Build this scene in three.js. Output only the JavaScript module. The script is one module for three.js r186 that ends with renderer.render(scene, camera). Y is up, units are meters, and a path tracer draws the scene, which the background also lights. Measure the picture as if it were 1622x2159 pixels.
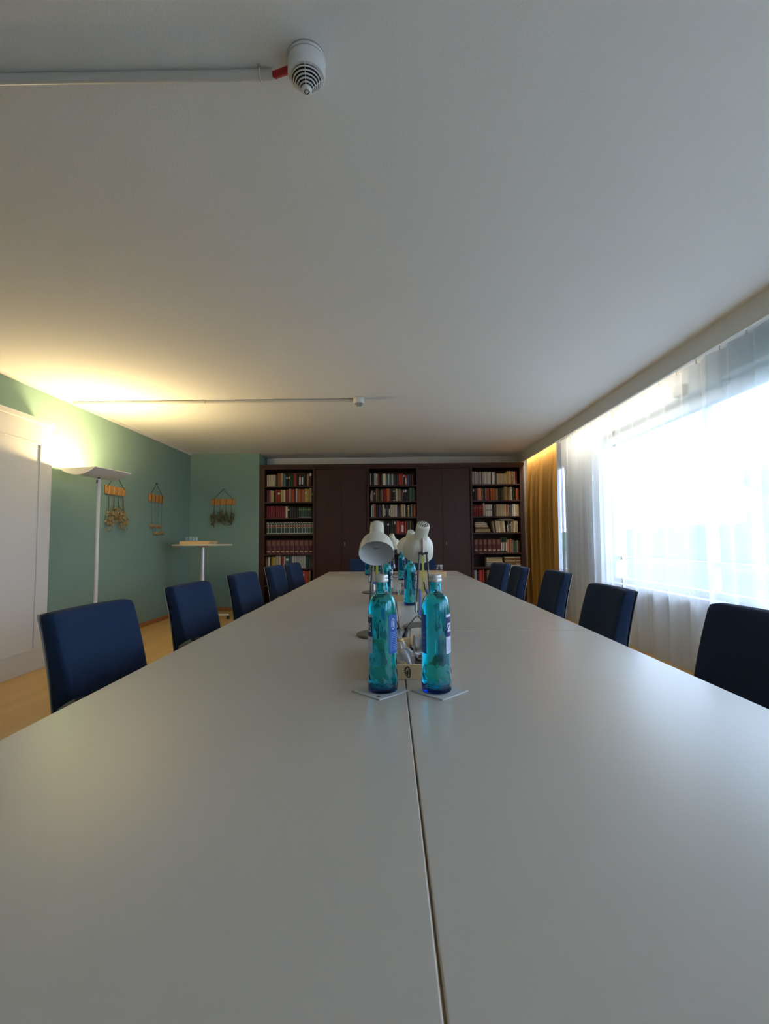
import * as THREE from 'three';
import { RoundedBoxGeometry } from 'three/addons/geometries/RoundedBoxGeometry.js';
import { mergeGeometries, mergeVertices } from 'three/addons/utils/BufferGeometryUtils.js';
import { RectAreaLightUniformsLib } from 'three/addons/lights/RectAreaLightUniformsLib.js';

// ------------------------------------------------------------------ camera, sky, exposure
const renderer = new THREE.WebGLRenderer({ antialias: true });
renderer.toneMapping = THREE.LinearToneMapping;
renderer.toneMappingExposure = 0.75;
renderer.shadowMap.enabled = true;
RectAreaLightUniformsLib.init();
const scene = new THREE.Scene();
scene.background = new THREE.Color().setRGB(0.79, 0.92, 1.11);        // bright overcast sky
scene.backgroundIntensity = 10;
const TY = 0.74, EYE = TY + 0.3792;                                    // table height, eye height
const camera = new THREE.PerspectiveCamera(93.9155, 1622 / 2159, 0.05, 200);
camera.position.set(0, EYE, 0);
camera.rotation.order = 'YXZ';
camera.rotation.set(0.060879, 0.008995, -0.008208);
scene.add(camera);
const WARM = new THREE.Color().setRGB(1.0, 0.74, 0.36), TUBE = new THREE.Color().setRGB(1.0, 0.84, 0.62);
const UPLIGHT = 9, TUBE_LIGHT = 95;

// ------------------------------------------------------------------ helpers
let seed = 7;
const rnd = (a = 1, b = 0) => { seed = (seed * 1664525 + 1013904223) >>> 0; return b + (a - b) * (seed / 4294967296); };
const V = (x, y, z) => new THREE.Vector3(x, y, z);
const used = new Map();
function numbered(n) { const k = used.get(n) ?? 0; used.set(n, k + 1); return k ? `${n}_${String(k).padStart(3, '0')}` : n; }
function plain(g) {
  const h = g.index ? g.toNonIndexed() : g;
  for (const k of Object.keys(h.attributes)) if (!['position', 'normal', 'uv'].includes(k)) h.deleteAttribute(k);
  if (!h.attributes.normal) h.computeVertexNormals();
  if (!h.attributes.uv) h.setAttribute('uv', new THREE.BufferAttribute(new Float32Array(h.attributes.position.count * 2), 2));
  h.morphAttributes = {}; h.groups = [];
  return h;
}
const join = (gs) => { gs = [].concat(gs); return gs.length === 1 ? gs[0] : mergeGeometries(gs.map(plain)); };
function metres(g) {                                                     // uv in metres from the face direction
  const h = plain(g), p = h.attributes.position, n = h.attributes.normal, uv = h.attributes.uv;
  for (let i = 0; i < p.count; i++) {
    const ax = Math.abs(n.getX(i)), ay = Math.abs(n.getY(i)), az = Math.abs(n.getZ(i));
    if (ax >= ay && ax >= az) uv.setXY(i, p.getZ(i), p.getY(i));
    else if (ay >= az) uv.setXY(i, p.getX(i), p.getZ(i));
    else uv.setXY(i, p.getX(i), p.getY(i));
  }
  return h;
}
const at = (g, x, y, z) => g.translate(x, y, z);
const box = (w, h, d, x = 0, y = 0, z = 0) => at(new THREE.BoxGeometry(w, h, d), x, y, z);
const rbox = (w, h, d, x = 0, y = 0, z = 0, r = 0.004, s = 2) => at(new RoundedBoxGeometry(w, h, d, s, Math.min(r, w / 2.01, h / 2.01, d / 2.01)), x, y, z);
const span = (x0, x1, y0, y1, z0, z1, r = 0) => r ? rbox(x1 - x0, y1 - y0, z1 - z0, (x0 + x1) / 2, (y0 + y1) / 2, (z0 + z1) / 2, r) : box(x1 - x0, y1 - y0, z1 - z0, (x0 + x1) / 2, (y0 + y1) / 2, (z0 + z1) / 2);
const cyl = (r0, r1, h, x = 0, y = 0, z = 0, n = 28) => at(new THREE.CylinderGeometry(r0, r1, h, n), x, y, z);
const lathe = (pts, n = 40) => new THREE.LatheGeometry(pts.map((p) => new THREE.Vector2(p[0], p[1])), n);
const tube = (pts, r, n = 24, m = 8) => new THREE.TubeGeometry(new THREE.CatmullRomCurve3(pts.map((p) => V(...p)), false, 'centripetal'), n, r, m, false);
function bar(a, b, r, n = 10, r2 = r) {
  const A = V(...a), B = V(...b), d = B.clone().sub(A), g = new THREE.CylinderGeometry(r2, r, d.length(), n);
  g.applyQuaternion(new THREE.Quaternion().setFromUnitVectors(V(0, 1, 0), d.clone().normalize()));
  return g.translate((A.x + B.x) / 2, (A.y + B.y) / 2, (A.z + B.z) / 2);
}
function cushion(w, h, d, r, nx, ny, nz, bend) {                          // a subdivided rounded box that can be bent
  let g = new THREE.BoxGeometry(w, h, d, nx, ny, nz); g.deleteAttribute('normal'); g.deleteAttribute('uv');
  g = mergeVertices(g, 1e-5);
  const p = g.attributes.position, c = V(), q = V();
  for (let i = 0; i < p.count; i++) {
    c.fromBufferAttribute(p, i);
    q.set(THREE.MathUtils.clamp(c.x, -w / 2 + r, w / 2 - r), THREE.MathUtils.clamp(c.y, -h / 2 + r, h / 2 - r), THREE.MathUtils.clamp(c.z, -d / 2 + r, d / 2 - r));
    const e = c.clone().sub(q); if (e.lengthSq() > 0) c.copy(q).addScaledVector(e.normalize(), r);
    if (bend) bend(c);
    p.setXYZ(i, c.x, c.y, c.z);
  }
  g.computeVertexNormals();
  return g;
}
function mesh(name, geos, mat, parent) { const m = new THREE.Mesh(join(geos), mat); m.name = parent ? name : numbered(name); (parent ?? scene).add(m); return m; }
function thing(name, label, category, pos = [0, 0, 0], turn = 0, group) {
  const o = new THREE.Group(); o.name = numbered(name); o.position.set(...pos); o.rotation.y = turn; o.userData = { label, category };
  if (group) o.userData.group = group;
  scene.add(o); return o;
}
function tag(o, label, category, group) { Object.assign(o.userData, { label, category }); if (group) o.userData.group = group; return o; }
function struct(name, geos, mat, label) { const m = mesh(name, geos, mat); m.userData = { kind: 'structure', category: name.split('_')[0], label }; return m; }
function copy(o, pos, turn, label) { const c = o.clone(); c.name = numbered(o.name.replace(/_\d{3}$/, '')); c.position.set(...pos); c.rotation.y = turn; c.userData = { ...o.userData, label }; scene.add(c); return c; }

// ------------------------------------------------------------------ textures and materials
function field(size, cells, s) {                                          // tiling value noise
  const n = new Float32Array(cells[0] * cells[1]); let k = s >>> 0;
  for (let i = 0; i < n.length; i++) { k = (k * 1664525 + 1013904223) >>> 0; n[i] = k / 4294967296; }
  const f = (t) => t * t * (3 - 2 * t), out = new Float32Array(size * size);
  for (let y = 0; y < size; y++) for (let x = 0; x < size; x++) {
    const u = (x / size) * cells[0], v = (y / size) * cells[1], i = Math.floor(u), j = Math.floor(v), a = f(u - i), b = f(v - j);
    const g = (p, q) => n[((q % cells[1]) * cells[0]) + (p % cells[0])];
    out[y * size + x] = (g(i, j) * (1 - a) + g(i + 1, j) * a) * (1 - b) + (g(i, j + 1) * (1 - a) + g(i + 1, j + 1) * a) * b;
  }
  return out;
}
function dataTex(size, colour, srgb, repeat) {
  const d = new Uint8Array(size * size * 4);
  for (let i = 0; i < size * size; i++) { const c = colour(i); for (let k = 0; k < 3; k++) d[i * 4 + k] = Math.max(0, Math.min(255, c[k])); d[i * 4 + 3] = 255; }
  const t = new THREE.DataTexture(d, size, size); t.wrapS = t.wrapT = THREE.RepeatWrapping; t.magFilter = t.minFilter = THREE.LinearFilter;
  if (srgb) t.colorSpace = THREE.SRGBColorSpace;
  t.repeat.set(repeat[0], repeat[1]); t.needsUpdate = true; return t;
}
const N1 = field(256, [128, 128], 11), N2 = field(256, [32, 32], 12), N3 = field(256, [8, 8], 13), G1 = field(512, [128, 4], 14), G2 = field(512, [256, 12], 15), G3 = field(512, [24, 2], 16);
const rough = dataTex(256, (i) => { const v = 255 * (0.6 * N1[i] + 0.3 * N2[i] + 0.1 * N3[i]); return [v, v, v]; }, false, [2, 2]);
const weave = dataTex(256, (i) => { const v = 255 * (0.7 * N1[i] + 0.3 * (((i % 4) < 2) !== (((i >> 8) % 4) < 2))); return [v, v, v]; }, false, [8, 8]);
const grain = (a, b, repeat) => dataTex(512, (i) => { const t = 0.5 * G3[i] + 0.3 * G1[i] + 0.2 * G2[i]; return a.map((x, k) => x + (b[k] - x) * t); }, true, repeat);
const lin = (r, g, b) => new THREE.Color().setRGB(r, g, b);
const std = (c, r = 0.6, o = {}) => new THREE.MeshStandardMaterial({ color: c, roughness: r, ...o });
const phy = (o) => new THREE.MeshPhysicalMaterial(o);
const M = {
  ceiling: std(lin(0.80, 0.80, 0.785), 0.9, { bumpMap: rough, bumpScale: 0.0006 }),
  green: std(lin(0.22, 0.345, 0.295), 0.85, { bumpMap: rough, bumpScale: 0.0006 }),
  white: std(lin(0.72, 0.71, 0.68), 0.8, { bumpMap: rough, bumpScale: 0.0005 }),
  paint: std(lin(0.74, 0.73, 0.70), 0.42),
  pvc: std(lin(0.76, 0.77, 0.78), 0.35),
  oak: std(0xffffff, 0.45, { map: grain([222, 184, 124], [202, 160, 98], [0.7, 0.7]) }),
  beech: std(0xffffff, 0.55, { map: grain([228, 196, 150], [206, 168, 118], [3, 3]) }),
  larch: std(0xffffff, 0.7, { map: grain([216, 160, 90], [176, 112, 54], [4, 4]) }),
  skirting: std(0xffffff, 0.5, { map: grain([186, 128, 82], [150, 96, 58], [2, 2]) }),
  mahogany: std(0xffffff, 0.52, { map: grain([64, 23, 16], [41, 13, 10], [1.6, 0.8]) }),
  laminate: phy({ color: lin(0.56, 0.50, 0.425), roughness: 0.29, bumpMap: rough, bumpScale: 0.00003 }),
  edge: std(lin(0.30, 0.29, 0.27), 0.5),
  steel: std(lin(0.62, 0.62, 0.62), 0.28, { metalness: 1 }),
  alu: std(lin(0.72, 0.72, 0.72), 0.4, { metalness: 0.8 }),
  blue: phy({ color: lin(0.0055, 0.021, 0.062), roughness: 0.95, bumpMap: weave, bumpScale: 0.0008 }),
  armgrey: std(lin(0.30, 0.28, 0.25), 0.45),
  felt: std(lin(0.14, 0.135, 0.13), 0.8),
  shell: std(lin(0.34, 0.34, 0.34), 0.4, { metalness: 0.4 }),
  black: std(lin(0.012, 0.012, 0.013), 0.5),
  dark: std(lin(0.035, 0.03, 0.028), 0.6),
  mustard: std(lin(0.35, 0.19, 0.042), 0.9, { bumpMap: weave, bumpScale: 0.0008, side: THREE.DoubleSide }),
  sheer: phy({ color: lin(0.81, 0.88, 0.98), roughness: 0.68, transmission: 0.85, thickness: 0, specularIntensity: 0.2, side: THREE.DoubleSide }),
  pane: phy({ color: lin(0.96, 0.98, 0.98), roughness: 0, transmission: 1, thickness: 0, ior: 1.5, side: THREE.DoubleSide }),
  cream: std(lin(0.70, 0.65, 0.52), 0.35),
  inside: std(lin(0.70, 0.70, 0.68), 0.45),
  taupe: std(lin(0.17, 0.15, 0.125), 0.4),
  lime: std(lin(0.44, 0.46, 0.05), 0.5),
  rod: std(lin(0.16, 0.13, 0.10), 0.35, { metalness: 0.5 }),
  bracket: std(lin(0.12, 0.20, 0.50), 0.4),
  pinkish: std(lin(0.55, 0.42, 0.38), 0.35, { metalness: 0.3 }),
  plastic: std(lin(0.78, 0.77, 0.76), 0.4),
  conduit: std(lin(0.60, 0.58, 0.54), 0.4),
  red: std(lin(0.42, 0.02, 0.03), 0.45),
  cap: std(lin(0.66, 0.63, 0.58), 0.35, { metalness: 0.35 }),
  bottle: phy({ color: 0xffffff, roughness: 0.02, transmission: 1, thickness: 0.004, ior: 1.5, attenuationColor: lin(0.012, 0.70, 0.90), attenuationDistance: 0.0055 }),
  water: phy({ color: 0xffffff, roughness: 0, transmission: 1, thickness: 0.05, ior: 1.33 }),
  glass: phy({ color: 0xffffff, roughness: 0.01, transmission: 1, thickness: 0.002, ior: 1.48 }),
  cellophane: phy({ color: lin(0.93, 0.93, 0.95), roughness: 0.09, transmission: 0.85, thickness: 0, ior: 1.5, side: THREE.DoubleSide }),
  gold: std(lin(0.55, 0.36, 0.10), 0.35, { metalness: 0.7 }),
  straw: std(lin(0.52, 0.42, 0.18), 0.8),
  dried: std(lin(0.36, 0.25, 0.12), 0.9), twig: std(lin(0.10, 0.09, 0.05), 0.9), olive: std(lin(0.12, 0.11, 0.055), 0.9),
  cord: std(lin(0.06, 0.055, 0.045), 0.9),
  paper: std(lin(0.54, 0.55, 0.54), 0.9), print: std(lin(0.06, 0.07, 0.09), 0.8), stamp: std(lin(0.02, 0.012, 0.01), 0.7),
  pages: std(lin(0.62, 0.55, 0.42), 0.9),
  lawn: std(lin(0.065, 0.09, 0.065), 1), leaf: std(lin(0.09, 0.16, 0.10), 0.9), bark: std(lin(0.10, 0.07, 0.05), 0.9),
};

// ------------------------------------------------------------------ the room
const H = 2.6, XL = -3.31, XW = 2.62, ZB = -7.9, ZA = -8.4, ZN = 4.2, AX = -2.155;
struct('floor', metres(span(XL - 0.2, XW + 0.3, -0.15, 0, ZA - 0.2, ZN + 0.2)), M.oak, 'pale oak floor under the table and chairs');
struct('ceiling', metres(span(XL - 0.2, XW + 0.3, H, H + 0.2, ZA - 0.2, ZN + 0.2)), M.ceiling, 'plain matt white ceiling');
struct('wall_left', metres(span(XL - 0.2, XL, 0, H, ZA - 0.2, ZN + 0.2)), M.green, 'sage green wall with the uplighter');
struct('wall_back', metres(span(XL, AX, 0, H, ZA - 0.2, ZB)), M.green, 'sage green end wall beside the bookcases');
struct('wall_alcove', metres(span(AX, XW + 0.3, 0, H, ZA - 0.2, ZA)), M.white, 'white wall of the alcove above the bookcases');
struct('wall_near', metres(span(XL, XW + 0.3, 0, H, ZN, ZN + 0.2)), M.white, 'white end wall facing the bookcases');
const SILL = 0.62, HEAD = 2.38, WINS = [[-8.0, -7.1], [-5.82, -2.3], [-1.9, 0.9], [1.2, 4.0]];
{ // window wall: below the sills, lintel, and the piers between the windows
  const g = [span(XW, XW + 0.25, 0, SILL, ZA, ZN), span(XW, XW + 0.25, HEAD, H, ZA, ZN)];
  const cuts = [ZA, ...WINS.flat(), ZN];
  for (let i = 0; i < cuts.length; i += 2) g.push(span(XW, XW + 0.25, SILL, HEAD, cuts[i], cuts[i + 1]));
  struct('wall_window', g.map(metres), M.white, 'white wall holding the windows behind the curtains');
}
WINS.forEach(([z0, z1], k) => {
  const w = new THREE.Group(); w.name = `window_${k + 1}`; scene.add(w);
  w.userData = { kind: 'structure', category: 'window', label: ['white window behind the mustard curtain', 'wide white window behind the sheer curtain', 'wide white window past the sheer curtain', 'wide white window towards the near end wall'][k] };
  const x = XW + 0.08, f = 0.05, n = z1 - z0 > 2 ? 2 : 1;
  mesh('frame', [span(x, x + 0.07, SILL, SILL + f, z0, z1, 0.006), span(x, x + 0.07, HEAD - 0.13, HEAD, z0, z1, 0.006), span(x, x + 0.07, SILL + f, HEAD - 0.13, z0, z0 + f, 0.006), span(x, x + 0.07, SILL + f, HEAD - 0.13, z1 - f, z1, 0.006)], M.pvc, w);
  mesh('transom', span(x, x + 0.07, 0.88, 0.92, z0 + f, z1 - f, 0.005), M.pvc, w);
  mesh('sill', span(XW - 0.05, XW + 0.09, SILL - 0.03, SILL, z0, z1, 0.006), M.pvc, w);
  const step = (z1 - z0 - 2 * f) / n;
  for (let i = 0; i < n; i++) {
    const a = z0 + f + i * step, b = a + step;
    if (i) mesh('mullion', span(x, x + 0.07, SILL + f, HEAD - 0.13, a - 0.025, a + 0.025, 0.005), M.pvc, w);
    for (const [y0, y1] of [[SILL + f, 0.88], [0.92, HEAD - 0.13]]) {
      const g = new THREE.PlaneGeometry(b - a, y1 - y0); g.rotateY(-Math.PI / 2); g.translate(x + 0.035, (y0 + y1) / 2, (a + b) / 2);
      mesh('pane', g, M.pane, w);
    }
  }
});
const PX = 2.262;
struct('trim_1', metres(span(PX, PX + 0.025, 2.442, H, ZA, ZN)), M.white, 'white pelmet board along the ceiling over the curtains');
struct('trim_2', span(XL, XL + 0.025, H - 0.025, H, ZB, ZN), M.paint, 'thin white ceiling strip along the green wall');
struct('baseboard_left', [metres(span(XL, XL + 0.015, 0, 0.06, ZB, -4.41, 0.003)), metres(span(XL, XL + 0.015, 0, 0.06, -3.05, ZN, 0.003))], M.skirting, 'brown wooden skirting along the green wall');
struct('baseboard_back', metres(span(XL + 0.015, AX, 0, 0.06, ZB, ZB + 0.015, 0.003)), M.skirting, 'brown wooden skirting beside the bookcases');
{ // white panelled door standing proud of the wall
  const d = new THREE.Group(); d.name = 'door_1'; scene.add(d);
  d.userData = { kind: 'structure', category: 'door', label: 'white panelled door in the green wall' };
  const x0 = XL, x1 = -3.155, z0 = -4.42, z1 = -3.05, t = 2.25;
  mesh('casing', [span(x0, x1 - 0.008, 0, t - 0.05, z0, z1)], M.paint, d);
  mesh('top_rail', span(x1 - 0.008, x1, 2.03, t - 0.05, z0, z1, 0.003), M.paint, d);
  mesh('bottom_rail', span(x1 - 0.008, x1, 0, 0.185, z0, z1, 0.003), M.paint, d);
  mesh('stile', span(x1 - 0.008, x1, 0.185, 2.03, z0, z0 + 0.14, 0.003), M.paint, d);
  mesh('stile', span(x1 - 0.008, x1, 0.185, 2.03, z1 - 0.14, z1, 0.003), M.paint, d);
  mesh('panel_moulding', [span(x1 - 0.008, x1 + 0.006, 2.012, 2.03, z0 + 0.14, z1 - 0.14, 0.003), span(x1 - 0.008, x1 + 0.006, 0.185, 0.203, z0 + 0.14, z1 - 0.14, 0.003), span(x1 - 0.008, x1 + 0.004, 0.203, 2.012, z0 + 0.14, z0 + 0.158, 0.003), span(x1 - 0.008, x1 + 0.004, 0.203, 2.012, z1 - 0.158, z1 - 0.14, 0.003)], M.paint, d);
  mesh('cap_moulding', span(x0, x1 + 0.02, t - 0.05, t, z0 - 0.01, z1, 0.006), M.paint, d);
}
// outside: ground, and trees beyond the windows
struct('ground', (() => { const g = new THREE.PlaneGeometry(60, 90); g.rotateX(-Math.PI / 2); return g.translate(33.1, -0.3, -10); })(), M.lawn, 'lawn beyond the windows');
function tree(x, z, h, r, label) {
  const t = thing('tree', label, 'tree', [x, -0.3, z], 0, 'trees beyond the window');
  mesh('trunk', bar([0, 0, 0], [0.1, h - r, 0], 0.22, 12, 0.12), M.bark, t);
  const gs = [];
  for (let i = 0; i < 16; i++) {
    const g = new THREE.IcosahedronGeometry(r * rnd(0.6, 0.35), 2), p = g.attributes.position;
    const sx = rnd(9), sy = rnd(9);
    for (let k = 0; k < p.count; k++) { const s = 1 + 0.16 * Math.sin(p.getX(k) * 9 + sx) * Math.sin(p.getY(k) * 11 + sy) * Math.cos(p.getZ(k) * 10); p.setXYZ(k, p.getX(k) * s, p.getY(k) * s, p.getZ(k) * s); }
    g.computeVertexNormals(); const a = rnd(6.28), b = rnd(0.75) * r; gs.push(g.translate(Math.cos(a) * b, h - r * 0.8 + rnd(0.8, -0.7) * r, Math.sin(a) * b));
  }
  mesh('crown', gs, M.leaf, t);
}
tree(14.6, -17.6, 3.9, 1.2, 'green tree beyond the sheer curtain');

{ // clipped hedge at the far side of the lawn
  const h = thing('hedge', 'long clipped green hedge beyond the lawn outside', 'hedge', [20, -0.3, -24]), g = new THREE.BoxGeometry(1.4, 2.2, 60, 3, 8, 160), p = g.attributes.position;
  for (let i = 0; i < p.count; i++) { const x = p.getX(i), y = p.getY(i), z = p.getZ(i), k = 0.16 * Math.sin(z * 3.1 + y * 2) * Math.sin(y * 4.3 - z * 1.7) + 0.09 * Math.sin(z * 7.7 + y * 5); p.setXYZ(i, x + k, y + 1.1 + (y > 0.8 ? 0.6 * k : 0), z); }
  const q = mergeVertices((g.deleteAttribute('normal'), g.deleteAttribute('uv'), g), 1e-4); q.computeVertexNormals(); mesh('foliage', q, M.leaf, h);
}
// ------------------------------------------------------------------ lights over the curtains
{
  const t = thing('tube_light', 'long warm fluorescent tube light behind the pelmet', 'light', [2.325, H, -6.08]);
  mesh('housing', span(-0.03, 0.03, -0.035, 0, -2.1, 2.1, 0.004), M.plastic, t);
  mesh('tube', new THREE.CylinderGeometry(0.013, 0.013, 4.1, 16).rotateX(Math.PI / 2).translate(0, -0.05, 0), std(0xffffff, 0.4, { emissive: TUBE, emissiveIntensity: 8 }), t);
  const l = new THREE.RectAreaLight(TUBE, TUBE_LIGHT, 0.03, 4.1); l.rotation.x = -Math.PI / 2; l.position.set(0, -0.066, 0); t.add(l);
}
// ------------------------------------------------------------------ curtains
function drape(name, mat, X, z0, z1, yTop, folds, amp, label, seedy, segs = 420) {
  const t = thing(name, label, 'curtain', [0, 0, 0]);
  const rows = 40, pos = [], uv = [], idx = [], ph = [...Array(folds + 2)].map((_, i) => { const s = Math.sin((i + 1) * 12.9898 + seedy) * 43758.5; return s - Math.floor(s); });
  for (let j = 0; j <= rows; j++) for (let i = 0; i <= segs; i++) {
    const u = i / segs, v = j / rows, k = u * folds, f = Math.floor(k), q = k - f, w = 0.55 + 0.9 * (ph[f] * (1 - q) + ph[f + 1] * q);
    const sag = 0.012 * Math.sin(Math.PI * q) ** 2 * (1 - v);
    const a = amp * w * (0.45 + 0.55 * Math.min(1, v * 3)), x = X + a * Math.sin(k * 2 * Math.PI + 1.3 * ph[f] * Math.sin(v * 2.2)) + 0.25 * a * Math.sin(k * 4.7 * Math.PI + 2 * v);
    const drift = 0.35 * (z1 - z0) / folds * (ph[f] * (1 - q) + ph[f + 1] * q - 0.5) * v;
    pos.push(x, yTop - sag - (yTop - 0.015 - sag) * v, z0 + (z1 - z0) * u + drift); uv.push(u * (z1 - z0) * 1.6, v * yTop);
  }
  for (let j = 0; j < rows; j++) for (let i = 0; i < segs; i++) { const a = j * (segs + 1) + i, b = a + 1, c = a + segs + 1, d = c + 1; idx.push(a, c, b, b, c, d); }
  const g = new THREE.BufferGeometry(); g.setAttribute('position', new THREE.Float32BufferAttribute(pos, 3)); g.setAttribute('uv', new THREE.Float32BufferAttribute(uv, 2)); g.setIndex(idx); g.computeVertexNormals();
  mesh('cloth', g, mat, t);
  for (let i = 0; i < folds; i++) { const z = z0 + (z1 - z0) * (i + 0.25) / folds; mesh('hook', [box(0.006, 0.035, 0.006, X, yTop + 0.008, z), box(0.012, 0.006, 0.01, X, yTop - 0.01, z)], mat === M.mustard ? M.dark : M.plastic, t); }
  return t;
}
for (const [x, name, l] of [[2.40, 'curtain_rail', 'white rail on the ceiling carrying the mustard curtain'], [2.50, 'curtain_rail', 'white rail on the ceiling carrying the sheer curtains']])
  tag(mesh(name, span(x - 0.012, x + 0.012, H - 0.02, H, ZA + 0.02, 4.1, 0.003), M.plastic), l, 'rail');
drape('mustard_curtain', M.mustard, 2.40, -8.2, -6.78, 2.545, 7, 0.072, 'mustard yellow curtain beside the bookcase', 1.3, 220);
drape('sheer_curtain', M.sheer, 2.50, -8.2, -5.30, 2.545, 14, 0.032, 'white sheer curtain gathered beside the mustard curtain', 4.7, 330);
drape('sheer_curtain', M.sheer, 2.50, -5.25, 4.05, 2.545, 34, 0.034, 'wide white sheer curtain over the bright window', 8.1, 700);
tag(mesh('junction_box', [rbox(0.05, 0.09, 0.14, XW - 0.026, 2.43, -4.2, 0.006)], M.edge), 'small grey box on the lintel behind the sheer curtain', 'box');

// ------------------------------------------------------------------ tables
const CX = 0.0412, Z1 = -2.044;
function desk(x0, x1, z0, z1, label) {
  const t = thing('conference_table', label, 'table', [(x0 + x1) / 2, 0, (z0 + z1) / 2], 0, 'conference tables pushed together');
  const w = x1 - x0, d = z1 - z0;
  mesh('tabletop', metres(rbox(w, 0.024, d, 0, TY - 0.012, 0, 0.0025)), M.laminate, t);
  mesh('frame', [box(w - 0.16, 0.04, 0.03, 0, TY - 0.045, d / 2 - 0.09), box(w - 0.16, 0.04, 0.03, 0, TY - 0.045, -d / 2 + 0.09), box(0.03, 0.04, d - 0.2, w / 2 - 0.09, TY - 0.045, 0), box(0.03, 0.04, d - 0.2, -w / 2 + 0.09, TY - 0.045, 0)], M.steel, t);
  for (const sx of [-1, 1]) for (const sz of [-1, 1]) mesh('leg', [cyl(0.025, 0.025, TY - 0.03, sx * (w / 2 - 0.285), (TY - 0.03) / 2, sz * (d / 2 - 0.10)), cyl(0.028, 0.028, 0.012, sx * (w / 2 - 0.285), 0.006, sz * (d / 2 - 0.10))], M.steel, t);
}
const g2 = 0.0012, J = [0.244 * -1, Z1, Z1 - 1.6, Z1 - 3.2];
const rowName = ['at the end with the two front bottles', 'in the middle of the row', 'touching the crosswise end table'];
for (let i = 0; i < 3; i++) {
  desk(CX - 0.8, CX - g2, J[i + 1] + 0.0006, J[i] - 0.0006, `grey laminate table on the green wall side, ${rowName[i]}`);
  desk(CX + g2, CX + 0.8, J[i + 1] + 0.0022, J[i] - 0.0022, `grey laminate table on the window side, ${rowName[i]}`);
}
desk(CX - 0.8, CX + 0.8, Z1 - 4.0, Z1 - 3.2 - 0.002, 'grey laminate table set crosswise at the bookcase end');

// ------------------------------------------------------------------ chairs
function makeChair() {
  const t = thing('conference_chair', '', 'chair', [0, 0, 0], 0, 'blue conference chairs around the table');
  const lean = 0.24, tilt = (c) => { const b = 0.022 * (1 - (2 * c.x / 0.46) ** 2); c.z -= b; const y = c.y + 0.19; c.z -= y * lean * (0.65 + 0.35 * y / 0.38); c.y = 0.5 + y; };
  mesh('backrest', cushion(0.45, 0.38, 0.064, 0.02, 16, 14, 5, (c) => { if (c.z < 0) c.z -= 0.02 * (0.19 - c.y) / 0.38; tilt(c); c.z += -0.168; }), M.blue, t);
  mesh('back_shell', cushion(0.445, 0.372, 0.006, 0.0025, 16, 14, 2, (c) => { c.z -= 0.02 * (0.19 - c.y) / 0.38; tilt(c); c.z += -0.2035; }), M.shell, t);
  mesh('seat', cushion(0.47, 0.07, 0.46, 0.025, 14, 4, 14, (c) => { c.y += 0.455; c.z += 0.06; }), M.blue, t);
  mesh('seat_frame', [bar([-0.2, 0.41, -0.15], [0.2, 0.41, -0.15], 0.011)], M.alu, t);
  mesh('seat_frame', bar([-0.2, 0.41, 0.25], [0.2, 0.41, 0.25], 0.011), M.alu, t);
  for (const s of [-1, 1]) {
    mesh('leg', tube([[s * 0.235, 0, 0.27], [s * 0.235, 0.2, 0.26], [s * 0.232, 0.41, 0.24]], 0.012, 16), M.alu, t);
    mesh('leg', tube([[s * 0.235, 0, -0.25], [s * 0.235, 0.22, -0.2], [s * 0.232, 0.42, -0.16], [s * 0.2, 0.55, -0.2]], 0.012, 16), M.alu, t);
    const arm = mesh('armrest', tube([[s * 0.238, 0.41, 0.2], [s * 0.255, 0.54, 0.16], [s * 0.258, 0.592, 0.10], [s * 0.258, 0.602, -0.02], [s * 0.252, 0.596, -0.12], [s * 0.24, 0.56, -0.185]], 0.011, 30), M.armgrey, t);
    mesh('arm_pad', cushion(0.036, 0.014, 0.2, 0.006, 4, 2, 8, (c) => { c.x += s * 0.258; c.y += 0.611 - (c.z + 0.02) ** 2 * 0.8; c.z -= 0.01; }), M.black, arm);
  }
  return t;
}
const chair = makeChair();
// x of the top of the backrest, z, turn
const back = 0.262, R90 = Math.PI / 2;
const ord = ['fifth', 'fourth', 'third', 'second', 'first'];
const CL = [[-1.163, -1.85, 0.08], [-1.185, -2.815, 0.07], [-1.145, -3.71, 0.10], [-1.165, -4.83, 0.06], [-1.1, -5.415, 0.08]];
const CR = [[1.232, -1.61, 0.0], [1.128, -2.478, -0.03], [1.275, -3.66, -0.02], [1.175, -4.34, -0.06], [1.16, -4.97, 0.1]];
CL.forEach(([x, z, a], i) => {
  const p = [x + back * Math.cos(a), 0, z + 0.0], label = `blue fabric chair on the green wall side of the table, ${ord[i]} from the bookcases`;
  if (!i) { chair.position.set(...p); chair.rotation.y = R90 - a; chair.userData.label = label; } else copy(chair, p, R90 - a, label);
});
CR.forEach(([x, z, a], i) => copy(chair, [x - back, 0, z], -R90 + a, `blue fabric chair on the curtain side of the table, ${ord[i]} from the bookcases`));
copy(chair, [-0.32, 0, -6.37], 0, 'blue fabric chair at the bookcase end of the table, towards the green wall');
copy(chair, [0.41, 0, -6.37], 0, 'blue fabric chair at the bookcase end of the table, towards the curtains');

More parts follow.
